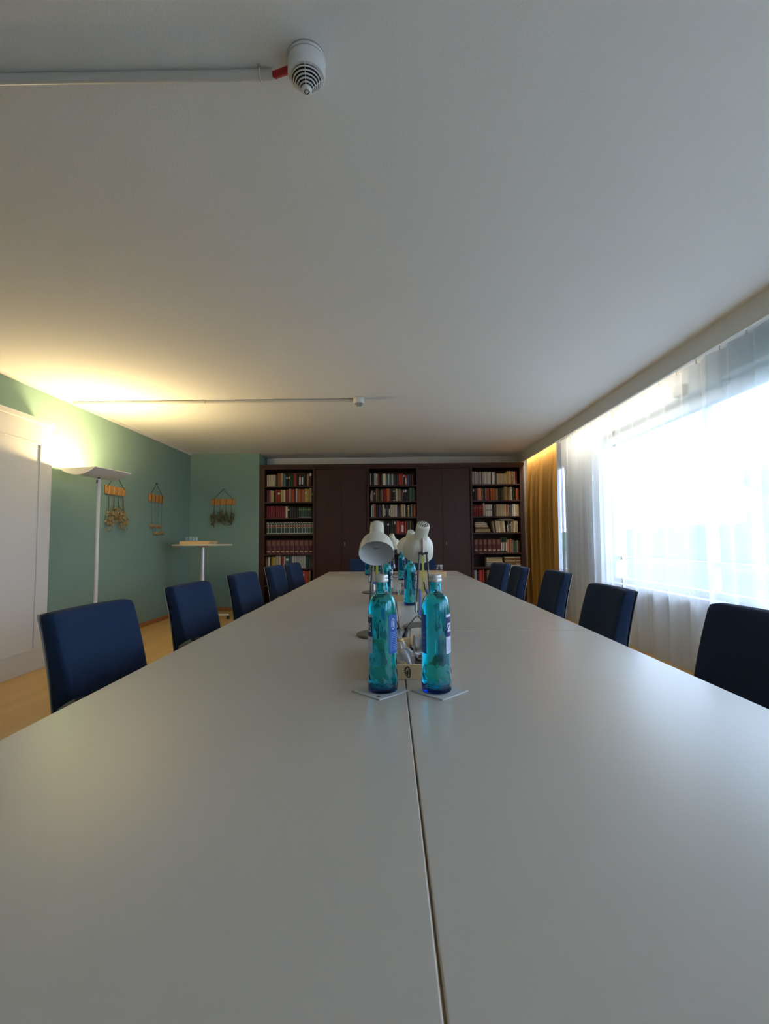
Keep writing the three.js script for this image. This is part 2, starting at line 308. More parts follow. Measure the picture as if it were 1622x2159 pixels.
// ------------------------------------------------------------------ bookcases and closets
const FZ = ZB, TOPY = 2.327, SH = [2.05, 1.783, 1.518, 1.247, 0.915, 0.68, 0.405];
const BAYS = [[-2.148, -1.243, 0.085, 0.016], [-0.34, 0.478, 0.016, 0.016], [1.373, 2.242, 0.016, 0.068]];
const bayName = ['bookcase beside the green wall', 'bookcase between the two closets', 'bookcase beside the mustard curtain'];
BAYS.forEach(([x0, x1, a, b], k) => {
  const t = thing('bookcase', `open dark mahogany ${bayName[k]}`, 'bookcase', [(x0 + x1) / 2, 0, FZ], 0, 'built-in bookcases'), w = x1 - x0, h = w / 2;
  const B = (...q) => metres(span(...q, 0.0015));
  mesh('side_panel', B(-h, -h + a, 0, TOPY + 0.03, -0.42, 0), M.mahogany, t); mesh('side_panel', B(h - b, h, 0, TOPY + 0.03, -0.42, 0), M.mahogany, t);
  mesh('back_panel', B(-h + a, h - b, 0, TOPY + 0.03, -0.42, -0.405), M.mahogany, t);
  mesh('plinth', B(-h + a, h - b, 0, 0.09, -0.04, -0.02), M.mahogany, t);
  mesh('top_panel', B(-h + a, h - b, TOPY, TOPY + 0.03, -0.405, -0.002), M.mahogany, t);
  for (const y of SH) mesh('shelf', B(-h + a, h - b, y - 0.022, y, -0.405, -0.012), M.mahogany, t);
  mesh('bottom_panel', B(-h + a, h - b, 0.09, 0.11, -0.405, -0.012), M.mahogany, t);
});
[[-1.243, -0.34, -0.79, 0], [0.478, 1.373, 0.893, 1]].forEach(([x0, x1, m, k]) => {
  const t = thing('closet', ['tall dark mahogany closet with two doors nearer the green wall', 'tall dark mahogany closet with two doors nearer the curtains'][k], 'closet', [m, 0, FZ], 0, 'built-in closets'), B = (...q) => metres(span(...q, 0.0015));
  const l = x0 - m, r = x1 - m;
  mesh('side_panel', B(l, l + 0.016, 0, TOPY + 0.03, -0.42, 0), M.mahogany, t); mesh('side_panel', B(r - 0.016, r, 0, TOPY + 0.03, -0.42, 0), M.mahogany, t);
  mesh('back_panel', B(l + 0.016, r - 0.016, 0, TOPY + 0.03, -0.42, -0.405), M.mahogany, t);
  mesh('top_panel', B(l + 0.016, r - 0.016, TOPY, TOPY + 0.03, -0.405, -0.01), M.mahogany, t);
  mesh('plinth', B(l + 0.016, r - 0.016, 0, 0.088, -0.06, -0.035), M.mahogany, t);
  mesh('door', B(l + 0.018, -0.0015, 0.09, TOPY - 0.003, -0.05, -0.03), M.mahogany, t);
  const d = mesh('door', B(0.0015, r - 0.018, 0.09, TOPY - 0.003, -0.05, -0.03), M.mahogany, t);
  const hd = mesh('handle', [tube([[0.056, 1.047, -0.03], [0.056, 1.055, -0.012], [0.056, 1.078, -0.009], [0.056, 1.10, -0.012], [0.056, 1.108, -0.03]], 0.0045, 16)], M.steel, d);
  hd.userData.label = 'bright metal pull handle';
  mesh('escutcheon', new THREE.CylinderGeometry(0.02, 0.02, 0.004, 24).rotateX(R90).scale(1, 1.7, 1).translate(0.056, 1.078, -0.029), M.dark, d);
});
tag(mesh('bookcase_cornice', [metres(span(-2.152, 2.246, TOPY + 0.03, 2.405, FZ - 0.42, FZ + 0.012, 0.003))], M.mahogany), 'long dark mahogany cornice board across the top of bookcases and closets', 'cornice');

// ------------------------------------------------------------------ books
const PAL = {
  c: ['cream', 0.56, 0.47, 0.32], w: ['white', 0.62, 0.60, 0.56], k: ['black', 0.018, 0.016, 0.016], r: ['red', 0.40, 0.035, 0.02], d: ['dark red', 0.20, 0.012, 0.014], m: ['maroon', 0.10, 0.02, 0.025],
  o: ['orange', 0.48, 0.11, 0.03], y: ['yellow', 0.50, 0.36, 0.07], g: ['dark green', 0.03, 0.065, 0.035], t: ['teal', 0.05, 0.13, 0.14], b: ['navy', 0.03, 0.035, 0.09], n: ['brown', 0.16, 0.075, 0.03],
  l: ['pale grey', 0.40, 0.39, 0.36], s: ['slate grey', 0.13, 0.13, 0.15], p: ['salmon pink', 0.50, 0.21, 0.13], u: ['tan', 0.36, 0.25, 0.13],
};
const bookMat = {}, shade = [0.72, 1, 1.22]; for (const k in PAL) bookMat[k] = shade.map((f) => std(lin(...PAL[k].slice(1).map((x) => x * f)), 0.55));
const gilt = std(lin(0.42, 0.33, 0.17), 0.5), whiteLabel = std(lin(0.62, 0.6, 0.55), 0.7), brownLabel = std(lin(0.20, 0.085, 0.05), 0.55), redLabel = std(lin(0.30, 0.05, 0.03), 0.6);
// unit book: 1 wide, 1 high, 1 deep, spine at z = 0, standing on y = 0
const coverGeo = (() => {
  const s = new THREE.Shape(); s.moveTo(-0.5, 1); s.lineTo(-0.5, 0.075); for (let i = 1; i < 8; i++) { const u = i / 8 * 2 - 1; s.lineTo(u * 0.5, 0.075 * Math.abs(u) ** 2.6); } s.lineTo(0.5, 0.075); s.lineTo(0.5, 1); s.lineTo(0.42, 1); s.lineTo(0.42, 0.1); s.lineTo(-0.42, 0.1); s.lineTo(-0.42, 1); s.closePath();
  return plain(new THREE.ExtrudeGeometry(s, { depth: 1, bevelEnabled: false }).rotateX(-R90));     // spine faces +z at z = 0, pages towards -z
})();
const pageGeo = box(0.84, 0.965, 0.86, 0, 0.5, -0.54), bandGeo = box(1, 1, 0.02, 0, 0.5, 0.0);
const shelfWord = ['top', 'second', 'third', 'fourth', 'fifth', 'sixth', 'bottom'];
let bookCount = 0;
function book(code, w, h, d, style, tone = Math.floor(rnd(2.999))) {
  const t = new THREE.Group(); t.name = numbered('book'); scene.add(t); bookCount++;
  const c = mesh('cover', coverGeo, bookMat[code][tone], t); c.scale.set(w, h, d);
  const pg = mesh('page_block', pageGeo, M.pages, t); pg.scale.set(w, h, d);
  const band = (y, hh, mat, name = 'spine_label', ww = 0.66, x = 0) => { const b = mesh(name, bandGeo, mat, t); b.scale.set(w * ww, hh, x ? 0.5 : 0.15); b.position.set(x * w, y * h, x ? -0.004 : -0.0008); };
  if (style === 1) band(0.62, 0.16 * h, whiteLabel); else if (style === 2) band(0.12, 0.55 * h, whiteLabel);
  else if (style === 3) { band(0.05, 0.012, whiteLabel, 'spine_band'); band(0.93, 0.010, whiteLabel, 'spine_band'); band(0.59, 0.032, redLabel, 'spine_label'); band(0.56, 0.005, whiteLabel, 'spine_band'); band(0.76, 0.005, whiteLabel, 'spine_band'); band(0.05, 0.89 * h, whiteLabel, 'spine_edge', 0.1, 0.42); }
  else if (style === 4) { band(0.60, 0.34 * h, brownLabel); band(0.14, 0.014, gilt, 'spine_band'); band(0.2, 0.006, gilt, 'spine_band'); }
  else if (style === 5) { band(0.82, 0.012, gilt, 'spine_band'); band(0.25, 0.012, gilt, 'spine_band'); }
  else if (style === 6) { band(0.02, 0.05 * h, whiteLabel, 'spine_band'); band(0.72, 0.09 * h, gilt, 'spine_label'); }
  else if (style === 7) band(0.48, 0.09 * h, bookMat.s[1], 'spine_band');
  else if (style === 8) band(0.74, 0.2 * h, whiteLabel);
  else if (style === 9) { band(0.72, 0.008, gilt, 'spine_band'); }
  return t;
}
const styleWord = { 1: 'with a white spine label', 2: 'with white spine lettering', 3: 'with white banded spine', 4: 'with brown spine panel', 5: 'with gilt bands', 6: 'with white foot band', 7: 'with grey band', 8: 'with pale top label', 9: 'with gilt line' };
const styleShort = { 1: 'white labelled', 2: 'white lettered', 3: 'white banded', 4: 'brown panelled', 5: 'gilt banded', 6: 'white footed', 7: 'grey banded', 8: 'pale topped', 9: 'gilt lined' };
// tokens: colour letter, thickness in mm, optional .style, optional *count for a set; ~h sets the height in mm
const SHELVES = [
  [ // beside the green wall
    ['c27*5~196 k24~205 o46~222 u42~220 t38~205 k34.1~200 g38.1~202 g38~206 r56~214 k30~200 m38.2~224 k36.2~226 k24~200 k28~196 p26~210 m46.8~226', 0.018],
    ['m22 d32~195 w22~198 y32~192 k24~170 r28~212 r54.1~208 y36~205 c38~206 d44~212 u44~222 r50~214 k14~180 l28.1~222 o54~218 o54~216 y44.1~226 y26~212 u42~238 k22.1~190', 0.018],
    ['d29*10~196 c38~198 k34.1~190 k34*4~182 g29.6*7~178 k28~185', 0.018],
    ['g41.3*18~196', 0.02], ['m77.4*10~236', 0.02],
    ['n40~188 c28~186 k20~170 y62~190 c50~214 c34~205 d44~200 c22~196 t60.1~226 t40~224 l35*6~205 g40~222 t38~226 n36~222', 0.005],
    ['g40~230 c50~220 n55~240 k60~230 r58~226 r60.1~232 r56~228 u34~240', 0.3],
  ],
  [ // between the closets
    ['w20~198 k40~190 w30~208 w26.8~196 r28~188 k40~170 c54~192 t30~190 w26.8~196 t28~186 w30~192 k38~186 k36~182 r42~198 r28~196 k28.8~186 r28.2~170 b38~186 b30~184 m34~180', 0.012],
    ['k16.2~172 w18~180 n20~176 k28.1~182 u28~214 n26~214 k34~190 n34~205 d34~208 r26~204 o44~210 o22~212 k26~205 k54.6~212 c32~208 u50~205 m38~190 k26.8~196 k34.8~200 k32~190 g54~224 t40~226 m24~190', 0.018],
    ['w22~196 l34~222 r26~218 k38~190 b42~200 k20~196 c32~206 k24.2~210 k44~206 k28.2~206 c28*3~204 l28~208 k36~190 n20~204 u38~210 c34~212 k34~180 u28.1~196 k22~190 l24~208 k20~180 o42~212', 0.022],
    ['k29.8*4~205 k30~190 l28.2~212 l26~208 g24~205 k24~204 k40.1~206 k30~200 k34~204 k30.8~210 r54~204 r20~200 r50.2~200 r32~200 k40~210 n34~205 k40~200', 0.012],
    ['k44~205 l36~214 w36.1~210 l30~208 k40~200 n36~205', 0.4],
  ],
  [ // beside the mustard curtain
    ['l34*2~216 w28~212 l26~205 w24~214 k8~200 w30~210 w26~206 l28~212 w28~208 w24.2~214 k10~190 w30~206 l24~208 s18~190 c30*5~180 y28~222 c36~224 u36.1~222 c30~216 d24~216', 0.002],
    ['k30.8~205 k30~190 d18~190 p58~212 n28~200 k28~200 l18~200 r40~196 k20~190 o28~206 o36~204 u18~196 u34~196 k42~200 g24~200 n20~198 u64~232 y28~220 l42.1~228 g30~222 k14~190 o28~200 o20~202', 0.01],
    ['d26.9*6~188 c30~226 w36.7*3~196 k26~190 s34~186 c30*5~198 p26~196 c26~192 s34~186 w30~196 w30~198 c24~192 c30~196', 0.012],
    ['', 0], ['m72.4*6~226 g24.2*4~250 p44~212 p40~222 l22~205 g28~206 t20~190 u32~196 k26~190', 0.016],
    ['', 0], ['l42~226 b28~190 r44~220 r44~224 k32~196 u36~218 y40~214 n60~200', 0.012],
  ],
];
SHELVES.forEach((bay, bi) => bay.forEach(([text, start], si) => {
  if (!text) return;
  const [bx0, bx1, ba, bb] = BAYS[bi], lo = bx0 + ba, hi = bx1 - bb, y = SH[si], items = [];
  for (const tok of text.split(' ')) {
    const m = tok.match(/^([a-z])(\d+)(?:\.(\d))?(?:\*(\d+))?(?:~(\d+))?$/), n = +(m[4] ?? 1);
    for (let i = 0; i < n; i++) items.push({ c: m[1], w: +m[2] / 1000, s: +(m[3] ?? 0), h: (+(m[5] ?? 200)) / 1000 + (n > 1 ? 0 : rnd(0.004, -0.004)), set: n > 1 && n, k: i });
  }
  const sum = items.reduce((a, b) => a + b.w, 0), room = hi - lo - start - 0.004, fit = Math.min(1.12, room / sum);
  let x = lo + start;
  const where = `${shelfWord[si]} shelf of the ${bayName[bi]}`, group = `books on the ${where}`;
  const key = (b) => b && PAL[b.c][0], nth = ['first', 'second', 'third', 'fourth', 'fifth', 'sixth', 'seventh', 'eighth', 'ninth', 'tenth', 'eleventh', 'twelfth', 'thirteenth', 'fourteenth', 'fifteenth', 'sixteenth', 'seventeenth', 'last'], caseName = `${['green wall', 'middle', 'curtain side'][bi]} bookcase`;
  items.forEach((b, i) => {
    const w = b.w * fit, d = 0.15 + rnd(0.03), t = book(b.c, w - 0.0022, Math.min(b.h, (si ? SH[si - 1] - 0.026 : TOPY - 0.004) - y), d, b.s, b.set ? 1 : undefined);
    t.position.set(x + w / 2, y + 0.0006, FZ - 0.045 - (b.set ? 0 : rnd(0.02))); x += w;
    const p = items[i - 1], q = items[i + 1], size = b.h > 0.215 ? 'tall ' : b.h < 0.185 ? 'short ' : '';
    if (b.set) t.userData.label = `${nth[b.k]} from the green wall of ${b.set} matching ${PAL[b.c][0]} volumes, ${shelfWord[si]} shelf, ${caseName}`;
    else t.userData.label = `${size}${PAL[b.c][0]} book between ${key(p) ?? 'side panel'} and ${key(q) ?? 'side panel'}, ${shelfWord[si]} shelf, ${caseName}`;
    t.userData.category = 'book'; t.userData.group = group;
  });
}));
// books lying and leaning in the bookcase beside the curtain
function lying(code, w, h, d, x, y, z, turn, label, group) {                     // spine towards the room, flat on its cover
  const t = book(code, w, h, d, 0); t.rotation.set(0, turn, R90); t.position.set(x, y + w / 2 + 0.0006, z); t.userData = { label, category: 'book', group }; return t;
}
{
  const gA = 'books lying on the fourth shelf of the bookcase beside the mustard curtain', x0 = 1.46;
  let y = SH[3];
  [['u', 0.036, 0.25, 'orange-tan book at the bottom of the lying stack'], ['c', 0.022, 0.24, 'cream book second from the bottom of the lying stack'], ['n', 0.03, 0.235, 'brown book in the middle of the lying stack'], ['c', 0.03, 0.205, 'cream book above the brown one in the lying stack'], ['c', 0.026, 0.2, 'cream book second from the top of the lying stack'], ['w', 0.018, 0.19, 'white book under the top one of the lying stack'], ['l', 0.016, 0.17, 'thin pale book on top of the lying stack']].forEach(([c, w, h, l], i) => {
    lying(c, w - 0.0006, h, 0.16, x0 + h - 0.03 + (i % 2) * 0.008, y, FZ - 0.04 - i * 0.002, 0, `${l}, fourth shelf`, gA); y += w;
  });
  const lean = (c, w, h, x, a, l, s = 0, si = 3, gr = gA) => { const t = book(c, w - 0.001, h, 0.16, s); t.rotation.z = a; t.position.set(x, SH[si] + 0.0006 + Math.abs(Math.sin(a)) * w / 2, FZ - 0.045); t.userData = { label: l, category: 'book', group: gr }; };
  lean('c', 0.028, 0.19, 1.745, 0.12, 'cream book leaning against the lying stack on the fourth shelf');
  for (let i = 0; i < 4; i++) lean('c', 0.038, 0.188, 1.80 + i * 0.039, 0.09, `${['first', 'second', 'third', 'fourth'][i]} of four cream books leaning together, fourth shelf, curtain side bookcase`);
  let x = 1.952;
  [['k', 20, 180, 2], ['l', 22, 186, 0], ['k', 22, 178, 1], ['c', 26, 182, 0], ['u', 20, 186, 0], ['c', 24, 190, 8], ['c', 24, 190, 8], ['c', 22, 188, 8]].forEach(([c, w, h, s], i) => {
    lean(c, w / 1000, h / 1000, x + 0.006 + w / 2000, 0, i >= 5 ? 'one of three matching cream books at the end of the fourth shelf by the curtain' : `${PAL[c][0]} upright book, ${['first', 'second', 'third', 'fourth', 'fifth'][i]} beside the leaning cream books, fourth shelf`, s); x += w / 1000;
  });
  lying('w', 0.012, 0.3, 0.15, 2.08, SH[3] + 0.199, FZ - 0.05, 0.02, 'wide white booklet lying across the leaning books, fourth shelf', gA);
  lying('l', 0.012, 0.22, 0.14, 2.05, SH[3] + 0.2125, FZ - 0.05, -0.03, 'pale grey booklet lying on the white booklet, fourth shelf', gA);
  lying('l', 0.010, 0.15, 0.13, 2.02, SH[3] + 0.226, FZ - 0.05, 0.03, 'thin pale booklet on top of the booklets, fourth shelf', gA);
  const gB = 'books lying on the sixth shelf of the bookcase beside the mustard curtain', S6 = SH[5];
  y = S6;
  [['s', 0.07, 0.29, 'slate grey box file lying under the cream books'], ['c', 0.03, 0.26, 'lowest cream book lying on the grey box file'], ['c', 0.026, 0.255, 'middle cream book lying above the grey box file'], ['c', 0.03, 0.26, 'top cream book of the stack on the grey box file']].forEach(([c, w, h, l]) => { lying(c, w - 0.0006, h, 0.17, 1.61 + h, y, FZ - 0.045, 0, `${l}, sixth shelf`, gB); y += w; });
  y = S6; lying('w', 0.028, 0.262, 0.17, 2.17, y, FZ - 0.04, 0.03, 'long white book lying under the black striped stacks, sixth shelf', gB); y += 0.03;
  for (let i = 0; i < 5; i++) { lying(i % 2 ? 'n' : 'c', 0.024, 0.175, 0.15, 2.085, y, FZ - 0.05, 0.01 * (i % 2), i % 2 ? 'one of two brown books lying in the wide stack, sixth shelf' : 'one of three cream books lying in the wide stack, sixth shelf', gB); lying(i % 2 ? 'n' : 'c', 0.024, 0.074, 0.14, 2.168, y, FZ - 0.05, 0, i % 2 ? 'one of two small brown books lying in the narrow stack, sixth shelf' : 'one of three small cream books lying in the narrow stack, sixth shelf', gB); y += 0.0265; }
}

// ------------------------------------------------------------------ uplighter
{
  const cxL = -2.93, czL = -4.735, t = thing('floor_lamp', 'white uplighter floor lamp with curved dish beside the white door', 'lamp', [cxL, 0, czL], -0.165);
  mesh('base', lathe([[0, 0], [0.15, 0], [0.15, 0.012], [0.14, 0.02], [0.02, 0.026], [0.016, 0.05], [0, 0.05]]), M.plastic, t);
  mesh('pole', [cyl(0.0165, 0.0175, 1.73, 0.03, 0.9, 0, 24), cyl(0.02, 0.02, 0.03, 0.03, 1.735, 0, 24)], M.plastic, t);
  mesh('joint', [box(0.014, 0.05, 0.014, 0.03, 1.765, 0), bar([0.03, 1.75, 0.02], [0.03, 1.72, 0.025], 0.006)], M.dark, t);
  const W = 0.202, L = 0.24, sag = 0.068, Y = 1.845, n = 24, pos = [], idx = [];
  const yOf = (u) => Y - sag * (1 - u * u);
  for (const off of [0, 0.004]) for (let i = 0; i <= n; i++) for (const z of [-L, L]) { const u = i / n * 2 - 1; pos.push(u * (W - off * 0.5), yOf(u) + off, z); }
  const q = (a, b, c, d) => idx.push(a, b, c, b, d, c), S = (n + 1) * 2;
  for (let i = 0; i < n; i++) { const a = i * 2; q(a, a + 2, a + 1, a + 3); q(S + a, S + a + 1, S + a + 2, S + a + 3); }
  for (const a of [0, n * 2]) q(a, a + 1, S + a, S + a + 1);
  for (let i = 0; i < n; i++) { const a = i * 2; q(a, S + a, a + 2, S + a + 2); q(a + 1, a + 3, S + a + 1, S + a + 3); }
  const g = new THREE.BufferGeometry(); g.setAttribute('position', new THREE.Float32BufferAttribute(pos, 3)); g.setIndex(idx); const gn = g.toNonIndexed(); gn.computeVertexNormals();
  const dish = mesh('dish', gn, M.plastic, t);
  for (const s of [-1, 1]) { const sh = new THREE.Shape(); sh.moveTo(-W, Y); for (let i = 0; i <= n; i++) { const u = i / n * 2 - 1; sh.lineTo(u * W, yOf(u)); } sh.closePath(); mesh('end_cap', new THREE.ExtrudeGeometry(sh, { depth: 0.004, bevelEnabled: false }).translate(0, 0, s * L - 0.002), M.plastic, dish); }
  const glow = std(0xffffff, 0.4, { emissive: WARM, emissiveIntensity: 30 });
  for (const z of [-0.17, -0.08, 0.01]) {
    mesh('bulb', new THREE.CapsuleGeometry(0.025, 0.03, 6, 16).rotateX(R90).translate(0, Y - 0.034, z), glow, t);
    const l = new THREE.PointLight(WARM, UPLIGHT / 3, 0, 2); l.position.set(0, Y - 0.034, z); l.shadow.radius = 1.2; t.add(l);
  }
}

// ------------------------------------------------------------------ bar table
{
  const t = thing('bar_table', 'tall round white bar table in the green corner', 'table', [-2.70, 0, -6.92]);
  mesh('tabletop', lathe([[0, 1.072], [0.405, 1.072], [0.412, 1.077], [0.412, 1.092], [0.408, 1.096], [0, 1.096]], 64), M.cream, t);
  mesh('column', [cyl(0.038, 0.038, 0.98, 0, 0.56, 0, 32), cyl(0.1, 0.06, 0.02, 0, 1.06, 0, 32)], M.alu, t);
  mesh('hub', cyl(0.06, 0.07, 0.07, 0, 0.085, 0, 32), M.alu, t);
  for (let k = 0; k < 4; k++) { const a = -0.4 + k * R90, c = Math.cos(a), s = Math.sin(a); const f = mesh('foot', [bar([0.03 * c, 0.085, 0.03 * s], [0.37 * c, 0.06, 0.37 * s], 0.02, 14, 0.014)], M.plastic, t); mesh('glide', cyl(0.018, 0.024, 0.05, 0.36 * c, 0.025, 0.36 * s, 16), M.black, f); }
}
function tray(name, label, x, y, z, w, h, d, turn = 0) {
  const t = thing(name, label, 'tray', [x, y, z], turn, 'wooden trays with glasses');
  mesh('base', metres(span(-w / 2 + 0.009, w / 2 - 0.009, 0.0005, 0.006, -d / 2 + 0.009, d / 2 - 0.009)), M.felt, t);
  for (const s of [-1, 1]) { mesh('side', metres(rbox(w, h, 0.009, 0, h / 2, s * (d / 2 - 0.0045), 0.0015)), M.beech, t); mesh('side', metres(rbox(0.009, h, d - 0.018, s * (w / 2 - 0.0045), h / 2, 0, 0.0015)), M.beech, t); }
  return t;
}
function tumbler(label, x, y, z, r, h, group, upside) {
  const w = 0.0022, pts = [[0, 0], [r * 0.8, 0], [r * 0.88, 0.004], [r, h * 0.5], [r * 0.98, h], [r * 0.98 - w, h], [r - w, h * 0.5], [r * 0.84, 0.011], [0, 0.01]];
  const m = mesh('drinking_glass', upside ? lathe(pts.map(([a, b]) => [a, h - b]).reverse(), 36) : lathe(pts, 36), M.glass); m.position.set(x, y, z); return tag(m, label, 'glass', group);
}
tray('serving_tray', 'shallow wooden tray with glasses on the tall bar table', -2.735, 1.096, -6.86, 0.43, 0.045, 0.30);
for (let i = 0; i < 6; i++) tumbler('small clear glass standing in the wooden tray on the bar table', -2.9 + (i % 3) * 0.055, 1.1026, -6.92 + Math.floor(i / 3) * 0.09, 0.024, 0.1, 'small glasses on the bar table');

// ------------------------------------------------------------------ wall hangings
function hanging(pos, turn, w, kind, label) {
  const t = thing('wall_hanging', label, 'wall hanging', pos, turn, 'wooden wall hangings with dried flowers'), y0 = -0.115;
  mesh('board', metres(cushion(w, 0.105, 0.016, 0.004, 8, 3, 2, (c) => { c.z += 0.012; c.y += -0.05; })), M.larch, t);
  const B = (x) => x * w;
  mesh('cord', [bar([B(-0.44), -0.02, 0.02], [0, 0.16, 0.012], 0.0035, 6), bar([B(0.44), -0.02, 0.02], [0, 0.16, 0.012], 0.0035, 6), cyl(0.006, 0.006, 0.02, 0, 0.16, 0.012, 8)], M.cord, t);
  mesh('nail', new THREE.CylinderGeometry(0.004, 0.004, 0.03, 8).rotateX(R90).translate(0, 0.165, 0.015), M.dark, t);
  for (let k = 0; k < 4; k++) {
    const x = B(-0.36 + k * 0.24), len = kind === 1 ? [0.33, 0.43, 0.33, 0.42][k] : kind === 0 ? rnd(0.3, 0.2) : rnd(0.22, 0.15);
    if (kind === 1) {                                                        // corks on threads
      mesh('thread', bar([x, y0 + 0.06, 0.021], [x * 0.8 + (k % 2) * 0.03, y0 - len, 0.018], 0.0016, 5), M.cord, t);
      mesh('cork', new THREE.CylinderGeometry(0.022, 0.026, 0.075, 12).rotateZ(R90 - 0.15).translate(x * 0.8 + (k % 2) * 0.03, y0 - len, 0.027), M.dried, t);
      mesh('knot', tube([[x, -0.005, 0.022], [x + 0.008, -0.05, 0.024], [x - 0.006, -0.1, 0.022]], 0.004, 10, 5), M.twig, t);
      continue;
    }
    const bun = mesh('dried_bunch', (() => { const gs = []; for (let i = 0; i < 7; i++) { const dx = rnd(0.035, -0.035), dl = len + rnd(0.1, -0.06); gs.push(tube([[x, y0 + 0.03, 0.022], [x + dx * 0.2, y0 - dl * 0.5, 0.02 + rnd(0.012)], [x + dx, y0 - dl, 0.02 + rnd(0.03)]], 0.0018, 8, 4)); } return gs; })(), kind === 0 ? M.twig : M.olive, t);
    const gs = []; for (let i = 0; i < 34; i++) { const s = rnd(), r = 0.012 + 0.012 * rnd(), sp = kind === 0 ? 0.06 : 0.045; gs.push(new THREE.TetrahedronGeometry(r * (kind === 0 ? 0.9 : 0.7), 0).rotateX(rnd(3)).rotateY(rnd(3)).scale(1, kind === 0 ? 1.2 : 2.2, 1).translate(x + rnd(sp, -sp), y0 - len - 0.16 * s + rnd(0.09), 0.035 + rnd(0.03, -0.012))); }
    bun.userData.kind = 'stuff';
    const fl = mesh('dried_blossom', gs, kind === 0 ? M.dried : M.olive, bun); fl.userData.kind = 'stuff';
    mesh('knot', tube([[x, -0.005, 0.022], [x + 0.008, -0.05, 0.024], [x - 0.006, -0.1, 0.022]], 0.004, 10, 5), kind === 0 ? M.straw : M.twig, t);
  }
}
hanging([XL, 1.80, -5.715], R90, 0.42, 0, 'wooden board with hanging straw-coloured dried flowers beside the floor lamp');
hanging([XL, 1.80, -6.73], R90, 0.42, 1, 'wooden board with corks on threads on the green wall');
hanging([-2.748, 1.84, ZB], 0, 0.405, 2, 'wooden board with dark dried herbs above the bar table');

// ------------------------------------------------------------------ ceiling fittings
function detector(x, z, label, redBit) {
  const t = thing('smoke_detector', label, 'detector', [x, H, z], 0, 'smoke detectors on the ceiling'), r = 0.057;
  mesh('base', lathe([[0, 0], [r + 0.001, 0], [r + 0.002, -0.010], [r, -0.012], [0, -0.012]].reverse(), 48), M.plastic, t);
  mesh('body', lathe([[0, -0.012], [r - 0.001, -0.012], [r, -0.016], [r, -0.054], [r - 0.003, -0.062], [0.0525, -0.064], [0, -0.064]].reverse(), 48), M.plastic, t);
  mesh('sensor_core', lathe([[0, -0.06], [0.045, -0.0645], [0.010, -0.1], [0, -0.1]].reverse(), 32), M.black, t);
  for (let k = 0; k < 5; k++) { const a = (k + 1) / 6, R = 0.0535 - 0.037 * a, y = -0.0635 - 0.037 * a; mesh('grille_ring', lathe([[R - 0.0035, y], [R, y], [R - 0.0008, y - 0.0028], [R - 0.0038, y - 0.0028], [R - 0.0035, y]].reverse(), 48), M.plastic, t); }
  for (let k = 0; k < 4; k++) { const a = k * R90 + 0.05, c = Math.sin(a), s = Math.cos(a); mesh('rib', bar([0.053 * c, -0.0635, 0.053 * s], [0.014 * c, -0.102, 0.014 * s], 0.0014, 6), M.plastic, t); }
  mesh('tip', lathe([[0, -0.095], [0.0165, -0.098], [0.0165, -0.104], [0.012, -0.109], [0.0085, -0.110], [0.0085, -0.107], [0.006, -0.107], [0.0045, -0.111], [0, -0.111]].reverse(), 32), M.plastic, t);
  mesh('tip_ring', new THREE.TorusGeometry(0.0073, 0.0012, 6, 24).rotateX(R90).translate(0, -0.1085, 0), M.black, t);
  if (redBit) mesh('cable_clip', [bar([-0.05, -0.03, -0.004], [-0.108, -0.022, -0.03], 0.011, 4)], M.red, t);
}
detector(-0.24, -1.378, 'white smoke detector with black grille and red cable clip', true);
detector(-0.298, -4.86, 'white smoke detector farther off, near the bookcases', false);
function conduit(x1, z, label, dz) {
  const t = thing('cable_conduit', label, 'conduit', [0, H, z], 0, 'cable conduits on the ceiling');
  mesh('duct', new THREE.CapsuleGeometry(0.0155, x1 - XL - 0.031, 4, 14).rotateZ(R90).scale(1, 1, 0.9).translate((x1 + XL) / 2, -0.0165, 0), M.conduit, t);
  for (let x = x1 - 0.045; x > XL + 0.1; x -= dz) mesh('clip', [new THREE.TorusGeometry(0.0165, 0.0025, 6, 20).rotateY(R90).translate(x, -0.0165, 0), box(0.012, 0.004, 0.05, x, -0.002, 0)], M.conduit, t);
}
conduit(-0.346, -1.412, 'pale cable conduit running to the smoke detector with the red clip', 0.95); conduit(-0.36, -4.885, 'pale cable conduit running over the uplighter to the farther smoke detector', 0.75);

